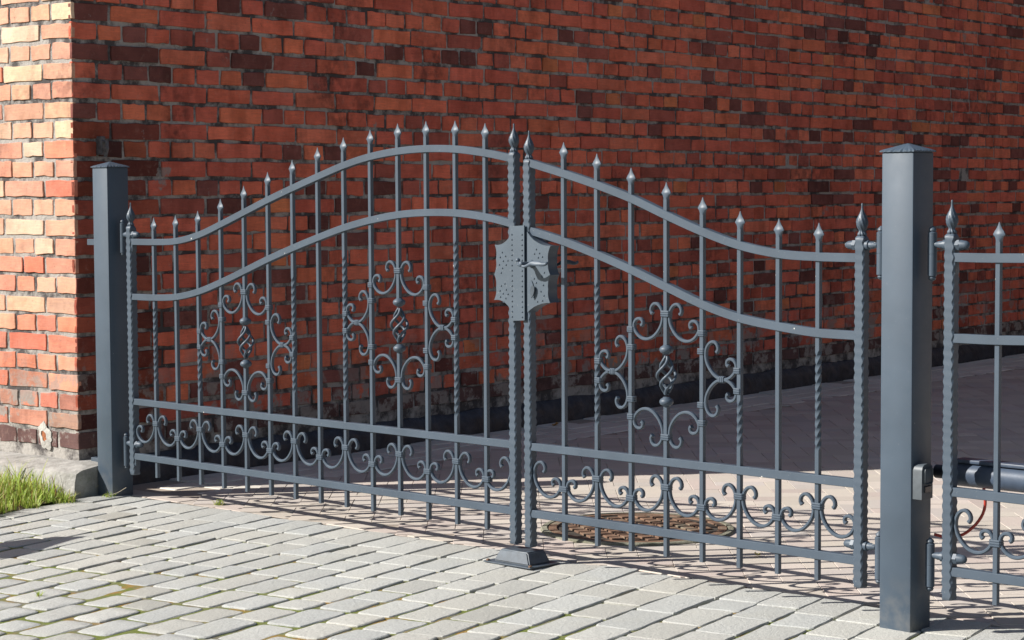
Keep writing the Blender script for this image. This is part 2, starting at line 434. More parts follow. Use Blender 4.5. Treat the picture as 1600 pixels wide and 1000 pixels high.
def brick_face(bm, cl, org, dx, nrm, length, z0, z1, start_long, pale=False):
    """courses of headers and of stretchers on a vertical face; org is the corner"""
    H = .0792; zc = 1.897 - H * 22; row = 0
    def P(x, y, z): return loc(org + dx * x + Vector((0, 0, y)) + nrm * z)
    fl = dx.cross(Vector((0, 0, 1))).dot(nrm) < 0
    z = zc
    while z < z1:
        if z > z0 - .02:
            longrow = ((row % 2) == 0) == start_long
            x = .0
            first = True
            wave = random.uniform(-.002, .002)
            while x < length:
                if longrow:
                    ln = .195 if first else .2635
                    if first is False and random.random() < .10: ln = .138
                else: ln = .129 if first else .1335
                if not first and not longrow and random.random() < .04: ln = .2635
                ln += random.uniform(-.006, .006)
                jz = .0062 + random.uniform(0, .0035); jx = .0055 + random.uniform(0, .003)
                s = 0.0 if first else jx
                wv = .004 * noise.noise(Vector((x * .9, z * 3, 5))) + wave
                cs = [Vector((x + s, z + jz + wv)), Vector((x + ln - jx, z + jz + wv)), Vector((x + ln - jx, z + H - jz + wv)), Vector((x + s, z + H - jz + wv))]
                for c in cs: c += Vector((random.uniform(-.0025, .0025) * (0 if (first and c.x < .001) else 1), random.uniform(-.003, .003)))
                if fl: cs = cs[::-1]
                c = brick_colour(noise.noise(Vector((x * 1.1, z * 2.2, 11.0))))
                if z < .16: c = (.12, .065, .06)
                if not pale and x < .30 and .1 < z < 1.46 and random.random() < .9 and start_long:  # corner soot stain, darkened further to carry the shade there
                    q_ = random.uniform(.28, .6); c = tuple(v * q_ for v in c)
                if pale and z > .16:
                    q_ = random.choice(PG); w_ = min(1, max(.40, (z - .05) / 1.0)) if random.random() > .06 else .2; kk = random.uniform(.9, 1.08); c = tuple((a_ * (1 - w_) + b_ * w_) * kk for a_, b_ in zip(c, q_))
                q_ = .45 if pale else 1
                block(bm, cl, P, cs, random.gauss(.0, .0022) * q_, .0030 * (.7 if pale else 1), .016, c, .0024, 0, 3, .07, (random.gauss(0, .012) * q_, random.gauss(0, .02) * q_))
                x += ln; first = False
        z += H; row += 1
bm = bmesh.new(); cl = colour_layer(bm)
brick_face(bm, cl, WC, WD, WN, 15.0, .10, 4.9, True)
wall = link('brick_wall', bm, M_BRICK, bld, smooth='block')
bm = bmesh.new(); cl = colour_layer(bm)
LN = Vector((-WD.x, -WD.y, 0))      # outward normal of the sunlit face
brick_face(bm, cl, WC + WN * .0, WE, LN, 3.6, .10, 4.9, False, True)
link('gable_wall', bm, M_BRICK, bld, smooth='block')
# mortar body
bm = bmesh.new()
def wbox(bm, x0, x1, y0, y1, z0, z1, bev=0):   # x along WD, y along -WN (into the building)
    t = bmesh.new(); box(t, x0, x1, y0, y1, z0, z1, bev)
    for v in t.verts: v.co = WD * v.co.x - WN * v.co.y + Vector((0, 0, v.co.z))
    if (WD.cross(-WN)).z < 0: bmesh.ops.reverse_faces(t, faces=t.faces)
    merge(bm, t)
wbox(bm, .0048, 14.95, .0075, 3.55, -.2, 4.93)
link('mortar', bm, M_MORTAR, bld)
bm = bmesh.new(); wbox(bm, -.25, 15.2, -.25, 3.8, 4.932, 5.06, .01); link('roof', bm, M_CONC, bld)
# tarred base along the yard, with a ragged sloping top
bm = bmesh.new(); rings = []
n = 460
for i in range(n + 1):
    x = .0 + 14.96 * i / n; zt = .112 + .014 * noise.noise(Vector((x * 5, 0, 3))) + .008 * noise.noise(Vector((x * 31, 0, 1)))
    o_ = .050 + .006 * noise.noise(Vector((x * 8, 2, 0)))
    prof = [(-.02, -.25), (o_, -.25), (o_ + .004, -.02), (o_, zt - .055), (o_ * .75, zt - .025), (.012, zt), (-.02, zt)]
    rings.append([loc(WC + WD * x + WN * a_ + Vector((0, 0, b_))) for a_, b_ in prof])
loft(bm, rings); bmesh.ops.recalc_face_normals(bm, faces=bm.faces)
link('tarred_base', bm, M_BIT, bld, smooth=True)
# concrete plinth under the sunlit face
bm = bmesh.new(); rings = []
Pc3 = Vector((Pc.x, Pc.y, 0)); 
cc = Pc3 - WC; ax = cc.dot(WD); an = cc.dot(WN)      # corner of the plinth in wall axes
n = 90
for i in range(n + 1):
    t = i / n; y = an - (an + 3.4) * t             # runs away along the gable
    o1 = ax + .006 * noise.noise(Vector((y * 9, 1, 0))) + (.012 if i == 0 else 0)
    zt = .106 + .006 * noise.noise(Vector((y * 7, 5, 0)))
    prof = [(.06, -.2), (o1 - .01, -.2), (o1, 0), (o1 + .004, zt - .05), (o1 + .012, zt - .014), (o1 + .04, zt - .002), (-.012, zt + .012), (.06, zt + .012)]
    rings.append([loc(WC + WD * a_ + WN * y + Vector((0, 0, b_))) for a_, b_ in prof])
loft(bm, rings); bmesh.ops.recalc_face_normals(bm, faces=bm.faces)
link('concrete_plinth', bm, M_CONC, bld, smooth=True)
# iron hook bracket let into the wall above the post
bm = bmesh.new()
box(bm, -.012, .012, -.01, .028, -.035, .04, .004); tube(bm, [Vector((0, .02, .02)), Vector((0, .05, .015)), Vector((.004, .055, -.01)), Vector((.006, .045, -.045))], .008)
hk = link('iron_hook', bm, m_plain('old_iron', (.13, .12, .12), .6, .5, 60, .3), bld); hk.location = loc(WC + WD * .131 + Vector((0, 0, 1.395))); hk.rotation_euler = (0, 0, math.atan2(WN.y, WN.x) - math.pi / 2)

# unseen building added on the right to block sky light and bounce some back
M_BLOCKER = m_plain('sky_blocker_surface', (.105, .08, .068), .9, .2, 12)
ob = empty('sky_blocker', (9.5, 10, 0), R(8)); tag(ob, 'unseen added building on the far right, screening the posts from sky light', 'building')
bm = bmesh.new(); box(bm, 0, 5, -10, 12, -.1, 5.2); link('sky_blocker_wall', bm, M_BLOCKER, ob)
bm = bmesh.new(); loft(bm, [[Vector((x, -10.3, z)) for x, z in ((-.3, 5.2), (5.3, 5.2), (2.5, 7.2))], [Vector((x, 12.3, z)) for x, z in ((-.3, 5.2), (5.3, 5.2), (2.5, 7.2))]]); bmesh.ops.recalc_face_normals(bm, faces=bm.faces); link('roof', bm, M_BIT, ob)  # top of the added sky blocker, unseen

# ------------------------------------------------------------------ gates
def wavy_stile(z0, z1, hw=.0155):
    bm = bmesh.new(); rings = []; n = int((z1 - z0) / .0045)
    for i in range(n + 1):
        z = z0 + (z1 - z0) * i / n; ring = []
        top = min(1, (z1 - z) / .016); dm = math.sqrt(max(.06, 1 - (1 - top) ** 2)); e = min(1, (z - z0) / .004) * .12 + .88
        for k in range(4):
            ph = z / .026 * 2 * math.pi + k * math.pi * .55
            ph += 1.6 * noise.noise(Vector((z * 9, k * 3.1, z0))); am = .0022 + .0011 * noise.noise(Vector((z * 14, k, 7))); c = .0036 + am * math.sin(ph); s = hw - .0003 * math.cos(ph)
            sx, sy = ((1, 1), (-1, 1), (-1, -1), (1, -1))[k]
            p1 = (sx * s, sy * (s - c)); p2 = (sx * (s - c), sy * s)
            if sx * sy < 0: p1, p2 = p2, p1
            for q in (p1, p2): ring.append(Vector((q[0] * dm * e, q[1] * dm * e, z)))
        rings.append(ring)
    loft(bm, rings); bmesh.ops.recalc_face_normals(bm, faces=bm.faces); return bm
def bar_bm(z0, z1, hw=.0072, tw=None, gap=None):
    bm = bmesh.new()
    zs = [z0, z1]
    if tw: zs = [z0] + [tw[0] + (tw[1] - tw[0]) * k / max(8, int((tw[1] - tw[0]) / .004)) for k in range(max(8, int((tw[1] - tw[0]) / .004)) + 1)] + [z1]
    def ring(z):
        a = 0
        if tw:
            t = min(1, max(0, (z - tw[0]) / (tw[1] - tw[0]))); turns = round((tw[1] - tw[0]) / .105 * 4) / 4
            a = t * turns * 2 * math.pi
        c, s = math.cos(a), math.sin(a); h = hw; b = .0011
        sec = [(h, h - b), (h - b, h), (-h + b, h), (-h, h - b), (-h, -h + b), (-h + b, -h), (h - b, -h), (h, -h + b)]
        return [Vector((x * c - y * s, x * s + y * c, z)) for x, y in sec]
    if gap:
        loft(bm, [ring(z) for z in zs if z < gap[0]] + [ring(gap[0])]); loft(bm, [ring(gap[1])] + [ring(z) for z in zs if z > gap[1]])
    else: loft(bm, [ring(z) for z in zs])
    return bm
SPEAR = [(0, .0010, .0010), (.008, .0028, .0022), (.016, .0058, .0030), (.0215, .0085, .0036), (.024, .0105, .0040), (.0275, .0112, .0050), (.0305, .0130, .0062), (.0335, .0132, .0066), (.038, .0100, .0068), (.044, .0078, .0071), (.052, .0072, .0072)]
def spear_bm():
    bm = bmesh.new(); rings = []
    for z, hx, hy in SPEAR[::-1]:
        ring = []
        for k in range(8):
            a = math.pi / 8 + k * math.pi / 4
            q = .62 if (z > .035) else 1.0
            cx = math.copysign(abs(math.cos(a)) ** q, math.cos(a)); cy = math.copysign(abs(math.sin(a)) ** q, math.sin(a))
            ring.append(Vector(((hx * 1.32 if z < .036 else hx * 1.12 if z < .045 else hx) * cx * 1.08, hy * cy * 1.08 * (1 - .25 * (abs(cx) > .8 and z < .035)), -z)))
        rings.append(ring)
    loft(bm, rings); return bm
SPEAR_ME = None
def collar_bm(w_=.0355, d_=.021, h_=.019):
    bm = bmesh.new(); rings = []; prof = [(-1, .84), (-.93, 1), (-.72, 1.05), (-.45, 1.03), (-.36, .88), (-.27, 1.03), (0, 1.08), (.27, 1.03), (.36, .88), (.45, 1.03), (.72, 1.05), (.93, 1), (1, .84)]
    for t, s in prof:
        hx, hy = w_ / 2 * (1 + (s - 1) * .5), d_ / 2 * s; c = .004
        rings.append([Vector((x, y, t * h_ / 2)) for x, y in ((hx, hy - c), (hx - c, hy), (-hx + c, hy), (-hx, hy - c), (-hx, -hy + c), (-hx + c, -hy), (hx - c, -hy), (hx, -hy + c))])
    loft(bm, rings); return bm
EL = [(.0535, -.002), (.0595, .006), (.0570, .019), (.0460, .0285), (.0330, .0275), (.0215, .018), (.0145, .003), (.0135, -.016), (.0190, -.036), (.0330, -.057), (.0530, -.0735), (.0760, -.0805), (.0980, -.0770), (.1160, -.0640), (.1260, -.0470), (.1250, -.0320), (.1160, -.0215), (.1030, -.0190), (.0930, -.0255), (.0925, -.0360), (.0980, -.0400)]
def scroll_bm(sx=1, sz=1, scale=1.0):
    bm = bmesh.new(); pts = catmull([(x * scale, 0, z * scale) for x, z in EL], .0045)
    L_ = len(pts)
    def tp(t): return 1.25 if t < .012 or t > .988 else (1.08 if t < .03 or t > .97 else 1.0)
    sweep_plane(bm, pts, .0047, .0066, tp, .5)
    for v in bm.verts: v.co.x *= sx; v.co.z *= sz
    if sx * sz < 0: bmesh.ops.reverse_faces(bm, faces=bm.faces)
    bmesh.ops.recalc_face_normals(bm, faces=bm.faces)
    return bm
FIN = [(.0008, .078), (.0022, .0775), (.0030, .074), (.0028, .068), (.0040, .060), (.0072, .052), (.0118, .043), (.0160, .034), (.0178, .026), (.0172, .018), (.0145, .011), (.0110, .006), (.0092, .003), (.0095, -.001), (.0120, -.004), (.0140, -.008), (.0125, -.012)]
def finial_bm():
    bm = bmesh.new(); lathe(bm, FIN[::-1], n=48, flute=9, fa=.24, tw=22); return bm
def basket_bm(h=.118):
    bm = bmesh.new()
    for k in range(4):
        pts = []
        for i in range(33):
            t = i / 32; z = -h / 2 + h * t; r = .0035 + .0245 * math.sin(math.pi * t) ** 1.35; a = k * math.pi / 2 + t * math.pi * 1.45
            pts.append(Vector((r * math.cos(a), r * math.sin(a), z)))
        tube(bm, pts, .0050, 8)
    return bm
def knob_bm():
    bm = bmesh.new(); lathe(bm, [(.0085, -.016), (.0110, -.013), (.0185, -.009), (.0215, -.003), (.0215, .002), (.0185, .007), (.0120, .011), (.0100, .014)], n=24); return bm
def eye_bolt_bm(side):
    """horizontal bolt through the stile; side = +1 when the hinge is on the +x side"""
    bm = bmesh.new()
    lathe(bm, [(.0075, -.052), (.0075, .045)], axis='X', n=14)
    if side < 0:
        lathe(bm, [(.002, .054), (.0085, .050), (.0115, .043), (.012, .036), (.0135, .030), (.0135, .026)], axis='X', n=18); lathe(bm, [(.0155, .016), (.0155, .027)], axis='X', n=6)
        lathe(bm, [(.0065, -.05), (.0105, -.036), (.0105, -.026), (.0140, -.024), (.0140, -.015)], axis='X', n=18)
    else:
        lathe(bm, [(.002, -.054), (.0085, -.050), (.0115, -.043), (.012, -.036), (.0135, -.030), (.0135, -.026)], axis='X', n=18); lathe(bm, [(.0155, -.027), (.0155, -.016)], axis='X', n=6)
        lathe(bm, [(.0140, .015), (.0140, .024), (.0105, .026), (.0105, .036), (.0065, .05)], axis='X', n=18)
    bmesh.ops.recalc_face_normals(bm, faces=bm.faces); return bm
def barrel_bm(h=.122):
    bm = bmesh.new()
    lathe(bm, [(.002, -h / 2 - .012), (.0085, -h / 2 - .008), (.0105, -h / 2 - .003), (.0085, -h / 2), (.0125, -h / 2 + .003), (.0125, -.001), (.0116, 0), (.0125, .001), (.0125, h / 2 - .003), (.0085, h / 2), (.0110, h / 2 + .003), (.0095, h / 2 + .008), (.002, h / 2 + .015)], n=20)
    return bm
SH = {}
def shared(key, maker, name, parent, at=(0, 0, 0), smooth=True, mat=None):
    if key not in SH:
        o = link(name, maker(), mat or M_PAINT, parent, smooth=smooth); SH[key] = o.data
    else:
        o = bpy.data.objects.new(name, SH[key]); COL.objects.link(o); o.parent = parent
    o.location = at; return o
RAIL = .0123
def rail(pts, parent, step=.02):
    bm = bmesh.new(); P = catmull([(u, 0, v) for u, v in pts], step) if len(pts) > 2 else [Vector((u, 0, v)) for u, v in pts]
    out = []
    for i, q in enumerate(P):
        t = (P[min(len(P) - 1, i + 1)] - P[max(0, i - 1)]).normalized(); nn = Vector((-t.z, 0, t.x)); out.append(q - nn * RAIL)
    rings = []
    h, d, c = RAIL, .0122, .0012
    for i, q in enumerate(out):
        # ends stay vertical so that they butt against the stiles
        t = (out[min(len(out) - 1, i + 1)] - out[max(0, i - 1)]).normalized(); nn = Vector((-t.z, 0, t.x))
        if i in (0, len(out) - 1): nn = Vector((0, 0, 1 / max(.8, abs(t.x))))
        rings.append([q + nn * a_ + Vector((0, b_, 0)) for a_, b_ in ((h, d - c), (h - c, d), (-h + c, d), (-h, d - c), (-h, -d + c), (-h + c, -d), (h - c, -d), (h, -d + c))])
    loft(bm, rings); bmesh.ops.recalc_face_normals(bm, faces=bm.faces)
    return link('rail', bm, M_PAINT, parent, smooth=True)
def leaf(root, spec):
    """spec in the gate's own u coordinate; root sits at u = spec['u0']"""
    u0 = spec['u0']; X = lambda u: u - u0
    for (u, z0, z1, fz) in spec['stiles']:
        st = link('stile', wavy_stile(z0, z1), M_PAINT, root, smooth=True); st.location = (X(u), 0, 0)
        shared('finial', finial_bm, 'finial', st, (0, 0, z1 + .008), 'all')
    for pts in spec['rails']: rail([(X(u), v) for u, v in pts], root)
    for (u, tip, tw, gap) in spec['bars']:
        b = link('bar', bar_bm(.094, tip - .0515, tw=tw, gap=gap), M_PAINT, root, smooth=True); b.location = (X(u), 0, 0)
        shared('spear', spear_bm, 'spear_tip', b, (0, 0, tip))
    for (u, z, sx, sz) in spec['scrolls']:
        shared(('scroll', sx, sz), lambda: scroll_bm(sx, sz), 'scroll', root, (X(u), 0, z))
    for (u, z, k) in spec['collars']:
        c = shared(('collar', k), lambda: collar_bm() if k == 0 else collar_bm(.027, .020, .018) if k == 1 else collar_bm(.020, .017, .019), 'collar', root, (X(u), 0, z))
        if k == 2: c.rotation_euler = (0, math.pi / 2, 0)
    for (u, z) in spec['medallions']:
        shared('basket', basket_bm, 'twisted_basket', root, (X(u), 0, z), 'all')
        for s in (-.079, .079): shared('knob', knob_bm, 'knob', root, (X(u), 0, z + s), 'all')
    for (u, z, side) in spec['bolts']: shared(('bolt', side), lambda: eye_bolt_bm(side), 'hinge_bolt', root, (X(u), 0, z))
HI, LO = .307, .260
def decor(bars, first_hi, left_stile, right_stile, big_left):
    """bottom frieze: garland scrolls between neighbouring uprights"""
    sc_, co = [], []
    hi = first_hi
    for i, u in enumerate(bars):
        co.append((u, HI - .001 if hi else LO - .001, 0))
        if hi:
            sc_.append((u, HI, 1, 1)); sc_.append((u, HI, -1, 1))
        hi = not hi
    if big_left: sc_.append((left_stile + .006, HI, 1, 1))
    if not first_hi ^ (len(bars) % 2 == 1): pass
    last_hi = first_hi ^ ((len(bars) - 1) % 2 == 1)
    if not last_hi: sc_.append((right_stile - .006, HI, -1, 1))
    return sc_, co
S = .139
def medal(u, z):
    sc_, co = [], []
    for sz in (1, -1):
        for sx in (1, -1):
            sc_.append((u, z + sz * .187, sx, sz)); sc_.append((u + sx * S, z + sz * .081, sx, sz))
            co.append((u + sx * S * .995, z + sz * .134, 1)); co.append((u + sx * S * .985, z + sz * .080, 1)); co.append((u + sx * S * 1.955, z + sz * .030, 1))
        co.append((u, z + sz * .187, 0))
    for sx in (1, -1): co.append((u + sx * (S + .074), z, 2))
    return sc_, co
topA = [(.010, 1.025), (.15, 1.0255), (.30, 1.031), (.44, 1.056), (.585, 1.100), (.725, 1.146), (.86, 1.190), (1.01, 1.235), (1.15, 1.275), (1.28, 1.310), (1.416, 1.337), (1.56, 1.353), (1.70, 1.358), (1.84, 1.353), (1.98, 1.337), (2.076, 1.321)]
upA = [(.010, .809), (.15, .810), (.30, .818), (.44, .843), (.585, .885), (.725, .931), (.86, .976), (1.01, 1.021), (1.15, 1.060), (1.28, 1.093), (1.416, 1.119), (1.56, 1.138), (1.70, 1.145), (1.84, 1.143), (1.98, 1.129), (2.076, 1.112)]
topB = [(2.164, 1.304), (2.31, 1.269), (2.455, 1.231), (2.594, 1.189), (2.725, 1.141), (2.864, 1.093), (3.007, 1.053), (3.148, 1.031), (3.278, 1.0255), (3.411, 1.025)]
upB = [(2.164, 1.089), (2.311, 1.056), (2.454, 1.016), (2.594, .972), (2.733, .923), (2.876, .874), (3.009, .841), (3.154, .822), (3.278, .811), (3.411, .809)]
barsA = [.150 + S * i for i in range(14)]
tipsA = [1.108, 1.118, 1.135, 1.181, 1.228, 1.277, 1.319, 1.361, 1.393, 1.417, 1.434, 1.438, 1.436, 1.424]
barsB = [2.303 + S * i for i in range(8)]
tipsB = [1.355, 1.317, 1.272, 1.227, 1.182, 1.141, 1.120, 1.109]
TWA = {0: (.47, .76), 2: (.45, .62), 6: (.48, .90), 8: (.47, .98), 12: (.455, 1.04)}
TWB = {1: (.475, .92), 5: (.45, .59), 7: (.465, .75)}
MED = [(barsA[4], .650), (barsA[10], .748), (barsB[3], .645)]
GAP = .066
def gapz(u):
    for mu, mz in MED:
        if abs(mu - u) < .01: return (mz - GAP, mz + GAP)
scA, coA = decor(barsA, True, 0, 2.0865, False)
for mu, mz in MED[:2]:
    a_, b_ = medal(mu, mz); scA += a_; coA += b_
gA = empty('gate_leaf', GO, -ANG)
tag(gA, 'wide grey iron gate leaf with two scrolled medallions, hinged by the brick corner', 'gate', 'wrought iron gate leaves')
specA = dict(u0=0, stiles=[(0, .092, 1.080, 0), (2.0865, .060, 1.333, 0)], rails=[topA, upA, [(.012, .3955), (2.074, .3955)], [(.012, .1790), (2.074, .1790)]],
             bars=[(u, t, TWA.get(i), gapz(u)) for i, (u, t) in enumerate(zip(barsA, tipsA))], scrolls=scA, collars=coA, medallions=MED[:2],
             bolts=[(0, 1.040, -1), (0, .214, -1)])
leaf(gA, specA)
UB = 3.4207
scB, coB = decor(barsB, False, 2.1534, UB, True)
a_, b_ = medal(*MED[2]); scB += a_; coB += b_
gB = empty('gate_leaf', GO + GD * UB, -ANG)
tag(gB, 'narrow grey iron gate leaf with one scrolled medallion and the lever handle', 'gate', 'wrought iron gate leaves')
specB = dict(u0=UB, stiles=[(2.1534, .057, 1.309, 0), (UB, .092, 1.078, 0)], rails=[topB, upB, [(2.166, .3955), (UB - .012, .3955)], [(2.166, .1790), (UB - .012, .1790)]],
             bars=[(u, t, TWB.get(i), gapz(u)) for i, (u, t) in enumerate(zip(barsB, tipsB))], scrolls=scB, collars=coB, medallions=[MED[2]],
             bolts=[(UB, 1.048, 1), (UB, .210, 1)])
leaf(gB, specB)
# the driveway leaf running out of the picture on the right
UC = 3.7065
barsC = [UC + .143 + S * i for i in range(14)]
scC, coC = decor(barsC, False, UC, UC + 2.0865, True)
gC = empty('gate_leaf', GO + GD * UC + Vector((0, 0, .007)), -ANG)
tag(gC, 'grey iron gate leaf right of the near post, with an opener tube behind', 'gate', 'wrought iron gate leaves')
specC = dict(u0=UC, stiles=[(UC, .088, 1.080, 0), (UC + 2.0865, .060, 1.333, 0)], rails=[[(u + UC, v) for u, v in topA], [(u + UC, v) for u, v in upA], [(UC + .012, .3955), (UC + 2.074, .3955)], [(UC + .012, .1790), (UC + 2.074, .1790)]],
             bars=[(u, t, TWA.get(i) if i else None, None) for i, (u, t) in enumerate(zip(barsC, tipsA))], scrolls=scC, collars=coC, medallions=[], bolts=[(UC, 1.046, -1), (UC, .203, -1)])
leaf(gC, specC)

# ---- lock plates and handles
def arcs(pts, bulge, n=6):
    """closed outline whose sides sag inwards by 'bulge' of their length (list per side)"""
    out = []
    for i in range(len(pts)):
        a, b = Vector(pts[i]), Vector(pts[(i + 1) % len(pts)]); e = b - a; nn = Vector((-e.y, e.x)); k = bulge[i]
        for j in range(n if k else 1):
            t = j / n if k else 0; out.append(a + e * t + nn * k * 4 * t * (1 - t))
    return out
def plate_bm(outline, y0, y1, bev=.0012):
    bm = bmesh.new(); f0 = [bm.verts.new((p.x, y0, p.y)) for p in outline]; f1 = [bm.verts.new((p.x, y1, p.y)) for p in outline]; n = len(f0)
    bm.faces.new(f0); bm.faces.new(f1[::-1])
    for i in range(n): bm.faces.new((f0[i], f1[i], f1[(i + 1) % n], f0[(i + 1) % n]))
    bmesh.ops.recalc_face_normals(bm, faces=bm.faces)
    return bm
# left leaf plate: band with a scalloped wing
o1 = arcs([(2.090, 1.092), (2.090, 1.060), (2.0215, 1.030), (2.027, .984), (2.0185, .934), (2.027, .892), (2.0175, .851), (2.090, .824), (2.090, .786), (2.153, .790), (2.153, 1.094)],
          [0, .14, .10, .10, .10, .10, .14, 0, 0, 0, .02])
pl = link('lock_plate', plate_bm(o1, -.0245, -.0200), M_PLATE, gA, smooth=True)
def rivets(lst, y, r=.0031):
    bm = bmesh.new()
    for u, v in lst: lathe(bm, [(r, 0), (r * .95, .0009), (r * .6, .0024), (r * .1, .0029)], (u, v, 0), n=8)
    for q in bm.verts: q.co = Vector((q.co.x, y - q.co.z, q.co.y))
    bmesh.ops.reverse_faces(bm, faces=bm.faces); bmesh.ops.recalc_face_normals(bm, faces=bm.faces)
    return bm
rv = [(2.0985, .80 + .0165 * k) for k in range(17)] + [(2.1435, .80 + .0165 * k) for k in range(17)]
rv += [(2.055, 1.006), (2.070, .994), (2.046, .990), (2.060, .978), (2.072, .966), (2.042, .966), (2.056, .955), (2.050, .940), (2.050, .898), (2.066, .905), (2.044, .882), (2.072, .886), (2.058, .873), (2.046, .862), (2.070, .858), (2.061, .845), (2.080, .872), (2.080, .98)]
link('rivets', rivets(rv, -.0245), M_PAINT, pl, smooth=True)
# right leaf lock box
XB = lambda u: u - UB
o2 = arcs([(2.162, 1.072), (2.176, .826 - .006), (2.262, .852), (2.252, .892), (2.262, .938), (2.252, .982), (2.264, 1.028)][::-1], [0] * 7)
o2 = arcs([(XB(2.166), 1.074), (XB(2.166), .816), (XB(2.262), .850), (XB(2.254), .892), (XB(2.263), .938), (XB(2.254), .982), (XB(2.265), 1.030)], [0, .09, .10, .10, .10, .10, .13])
lk = link('lock_box', plate_bm(o2, -.0205, .0215), M_PAINT, gB, smooth=True)
o3 = [Vector((p.x * 1.0 + (.0025 if p.x > XB(2.2) else -.0), p.y)) for p in o2]
link('face_plate', plate_bm(o3, -.0245, -.0207), M_PLATE, lk, smooth=True)
rv2 = [(XB(u), v) for u, v in ((2.206, 1.018), (2.220, 1.006), (2.232, .995), (2.198, 1.004), (2.214, .992), (2.196, .925), (2.205, .912), (2.230, .930), (2.240, .945), (2.236, .905), (2.225, .885), (2.238, .872), (2.196, .865), (2.210, .852), (2.232, .856))]
link('rivets', rivets(rv2, -.0245), M_PAINT, lk, smooth=True)
def lever(side):
    s = -1 if side == 'front' else 1; bm = bmesh.new()
    t = bmesh.new(); lathe(t, [(.012, 0), (.0125, .003), (.009, .006), (.007, .009), (.007, .046), (.009, .050), (.0085, .054), (.003, .056)], n=18)
    for q in t.verts: q.co = Vector((q.co.x, q.co.z, q.co.y))
    bmesh.ops.recalc_face_normals(t, faces=t.faces); merge(bm, t)
    pts = catmull([(-.014, .048, .010), (-.011, .050, -.002), (0, .050, -.004), (.014, .050, -.0075), (.028, .050, -.004), (.045, .050, .003), (.070, .050, .004), (.092, .050, .001), (.106, .050, .002), (.112, .048, .006)], .004)
    rings = []
    for i, q in enumerate(pts):
        t_ = i / (len(pts) - 1)
        hz_ = .0045 + .0045 * math.exp(-((t_ - .66) / .2) ** 2) + (.002 if t_ < .05 else 0); hy = .0045 - .001 * math.exp(-((t_ - .6) / .2) ** 2)
        d = (pts[min(len(pts) - 1, i + 1)] - pts[max(0, i - 1)]).normalized(); nn = Vector((-d.z, 0, d.x))
        tw = .5 * math.sin(t_ * 7)
        ring = []
        for k in range(12):
            a = 2 * math.pi * k / 12; x_, y_ = hz_ * math.cos(a), hy * math.sin(a); ring.append(q + nn * (x_ * math.cos(tw) - y_ * math.sin(tw)) + Vector((0, x_ * math.sin(tw) + y_ * math.cos(tw), 0)))
        rings.append(ring)
    t = bmesh.new(); loft(t, rings); merge(bm, t)
    t = bmesh.new(); bmesh.ops.create_icosphere(t, subdivisions=2, radius=.0078); t.transform(Matrix.Translation((-.015, .048, .012))); merge(bm, t)
    for q in bm.verts: q.co.y *= s
    bmesh.ops.recalc_face_normals(bm, faces=bm.faces)
    return bm
M_LEVER = m_paint('handle_paint', (.06, .08, .105), .7)
h1 = link('lever_handle', lever('front'), M_LEVER, lk, smooth='all'); h1.location = (XB(2.186), -.0247, .972)
h2 = link('lever_handle', lever('back'), M_LEVER, lk, smooth='all'); h2.location = (XB(2.186), .0215, .972)
bm = bmesh.new()
es = [Vector((.011 * math.cos(t) * (1 - .25 * math.sin(t)), .024 * math.sin(t))) for t in [2 * math.pi * k / 20 for k in range(20)]]
link('keyhole_plate', plate_bm(es, -.0275, -.0247), M_LEVER, lk, smooth=True).location = (XB(2.184), 0, .895)
bm = bmesh.new()
es2 = [Vector((x, z)) for x, z in ((0, .004), (.006, 0), (.009, -.012), (.007, -.024), (0, -.038), (-.007, -.024), (-.009, -.012), (-.006, 0))]
kc = link('keyhole_cover', plate_bm(es2, -.034, -.0305), M_DARK, lk, smooth=True); kc.location = (XB(2.198), 0, .900); kc.rotation_euler = (0, R(10), 0)

# ------------------------------------------------------------------ posts
def cap_bm(hw=.0545):
    bm = bmesh.new(); n = 18; top = bm.verts.new((0, 0, .024)); rim, mid, low = [], [], []
    for s in range(4):
        for k in range(n):
            t = k / n * 2 - 1; x, y = ((t, -1), (1, t), (-t, 1), (-1, -t))[s]
            wv = .0016 * math.sin(k * math.pi * .78 + s) * (1 - abs(t) ** 6); sc_ = hw + wv
            rim.append(bm.verts.new((x * sc_, y * sc_, .0035 + wv * .6))); low.append(bm.verts.new((x * sc_, y * sc_, .0 + wv * .5))); mid.append(bm.verts.new((x * sc_ * .86, y * sc_ * .86, .0075)))
    N_ = len(rim)
    for i in range(N_):
        j = (i + 1) % N_; bm.faces.new((low[i], low[j], rim[j], rim[i])); bm.faces.new((rim[i], rim[j], mid[j], mid[i])); bm.faces.new((mid[i], mid[j], top))
    bm.faces.new(low[::-1]); return bm
def post(uc, top, label, sides):
    r = empty('gate_post', GO + GD * uc, -ANG); tag(r, label, 'gate post', 'square gate posts')
    bm = bmesh.new(); box(bm, -.05, .05, -.05, .05, -.12, top, .0035); link('shaft', bm, M_POST, r, smooth=True)
    c = link('cap', cap_bm(), M_POST, r); c.location = (0, 0, top + .0005)
    for s, zz in sides:
        for z, bz in zz:
            h = shared('barrel', barrel_bm, 'hinge', r, (s * .0875, 0, z))
            bm = bmesh.new(); box(bm, min(s * .0505, s * .077), max(s * .0505, s * .077), -.011, .011, -.052, -.012, .002); b = link('bracket', bm, M_PAINT, h, smooth=True)
    return r
pA = post(-.1335, 1.3044, 'square dark grey steel gate post standing close to the brick corner, far left', [(1, ((1.027, 0), (.181, 0)))])
pB = post(3.567, 1.3019, 'square dark grey steel gate post with the sensor box, nearest the camera', [(-1, ((1.026, 0), (.181, 0))), (1, ((1.027, 0), (.182, 0)))])
for h in [c for c in pA.children if c.name.startswith('hinge')]: h.location.x = .066 + .0125
for h in [c for c in pB.children if c.name.startswith('hinge')]: h.location.x = -.0835 if h.location.x < 0 else .0795
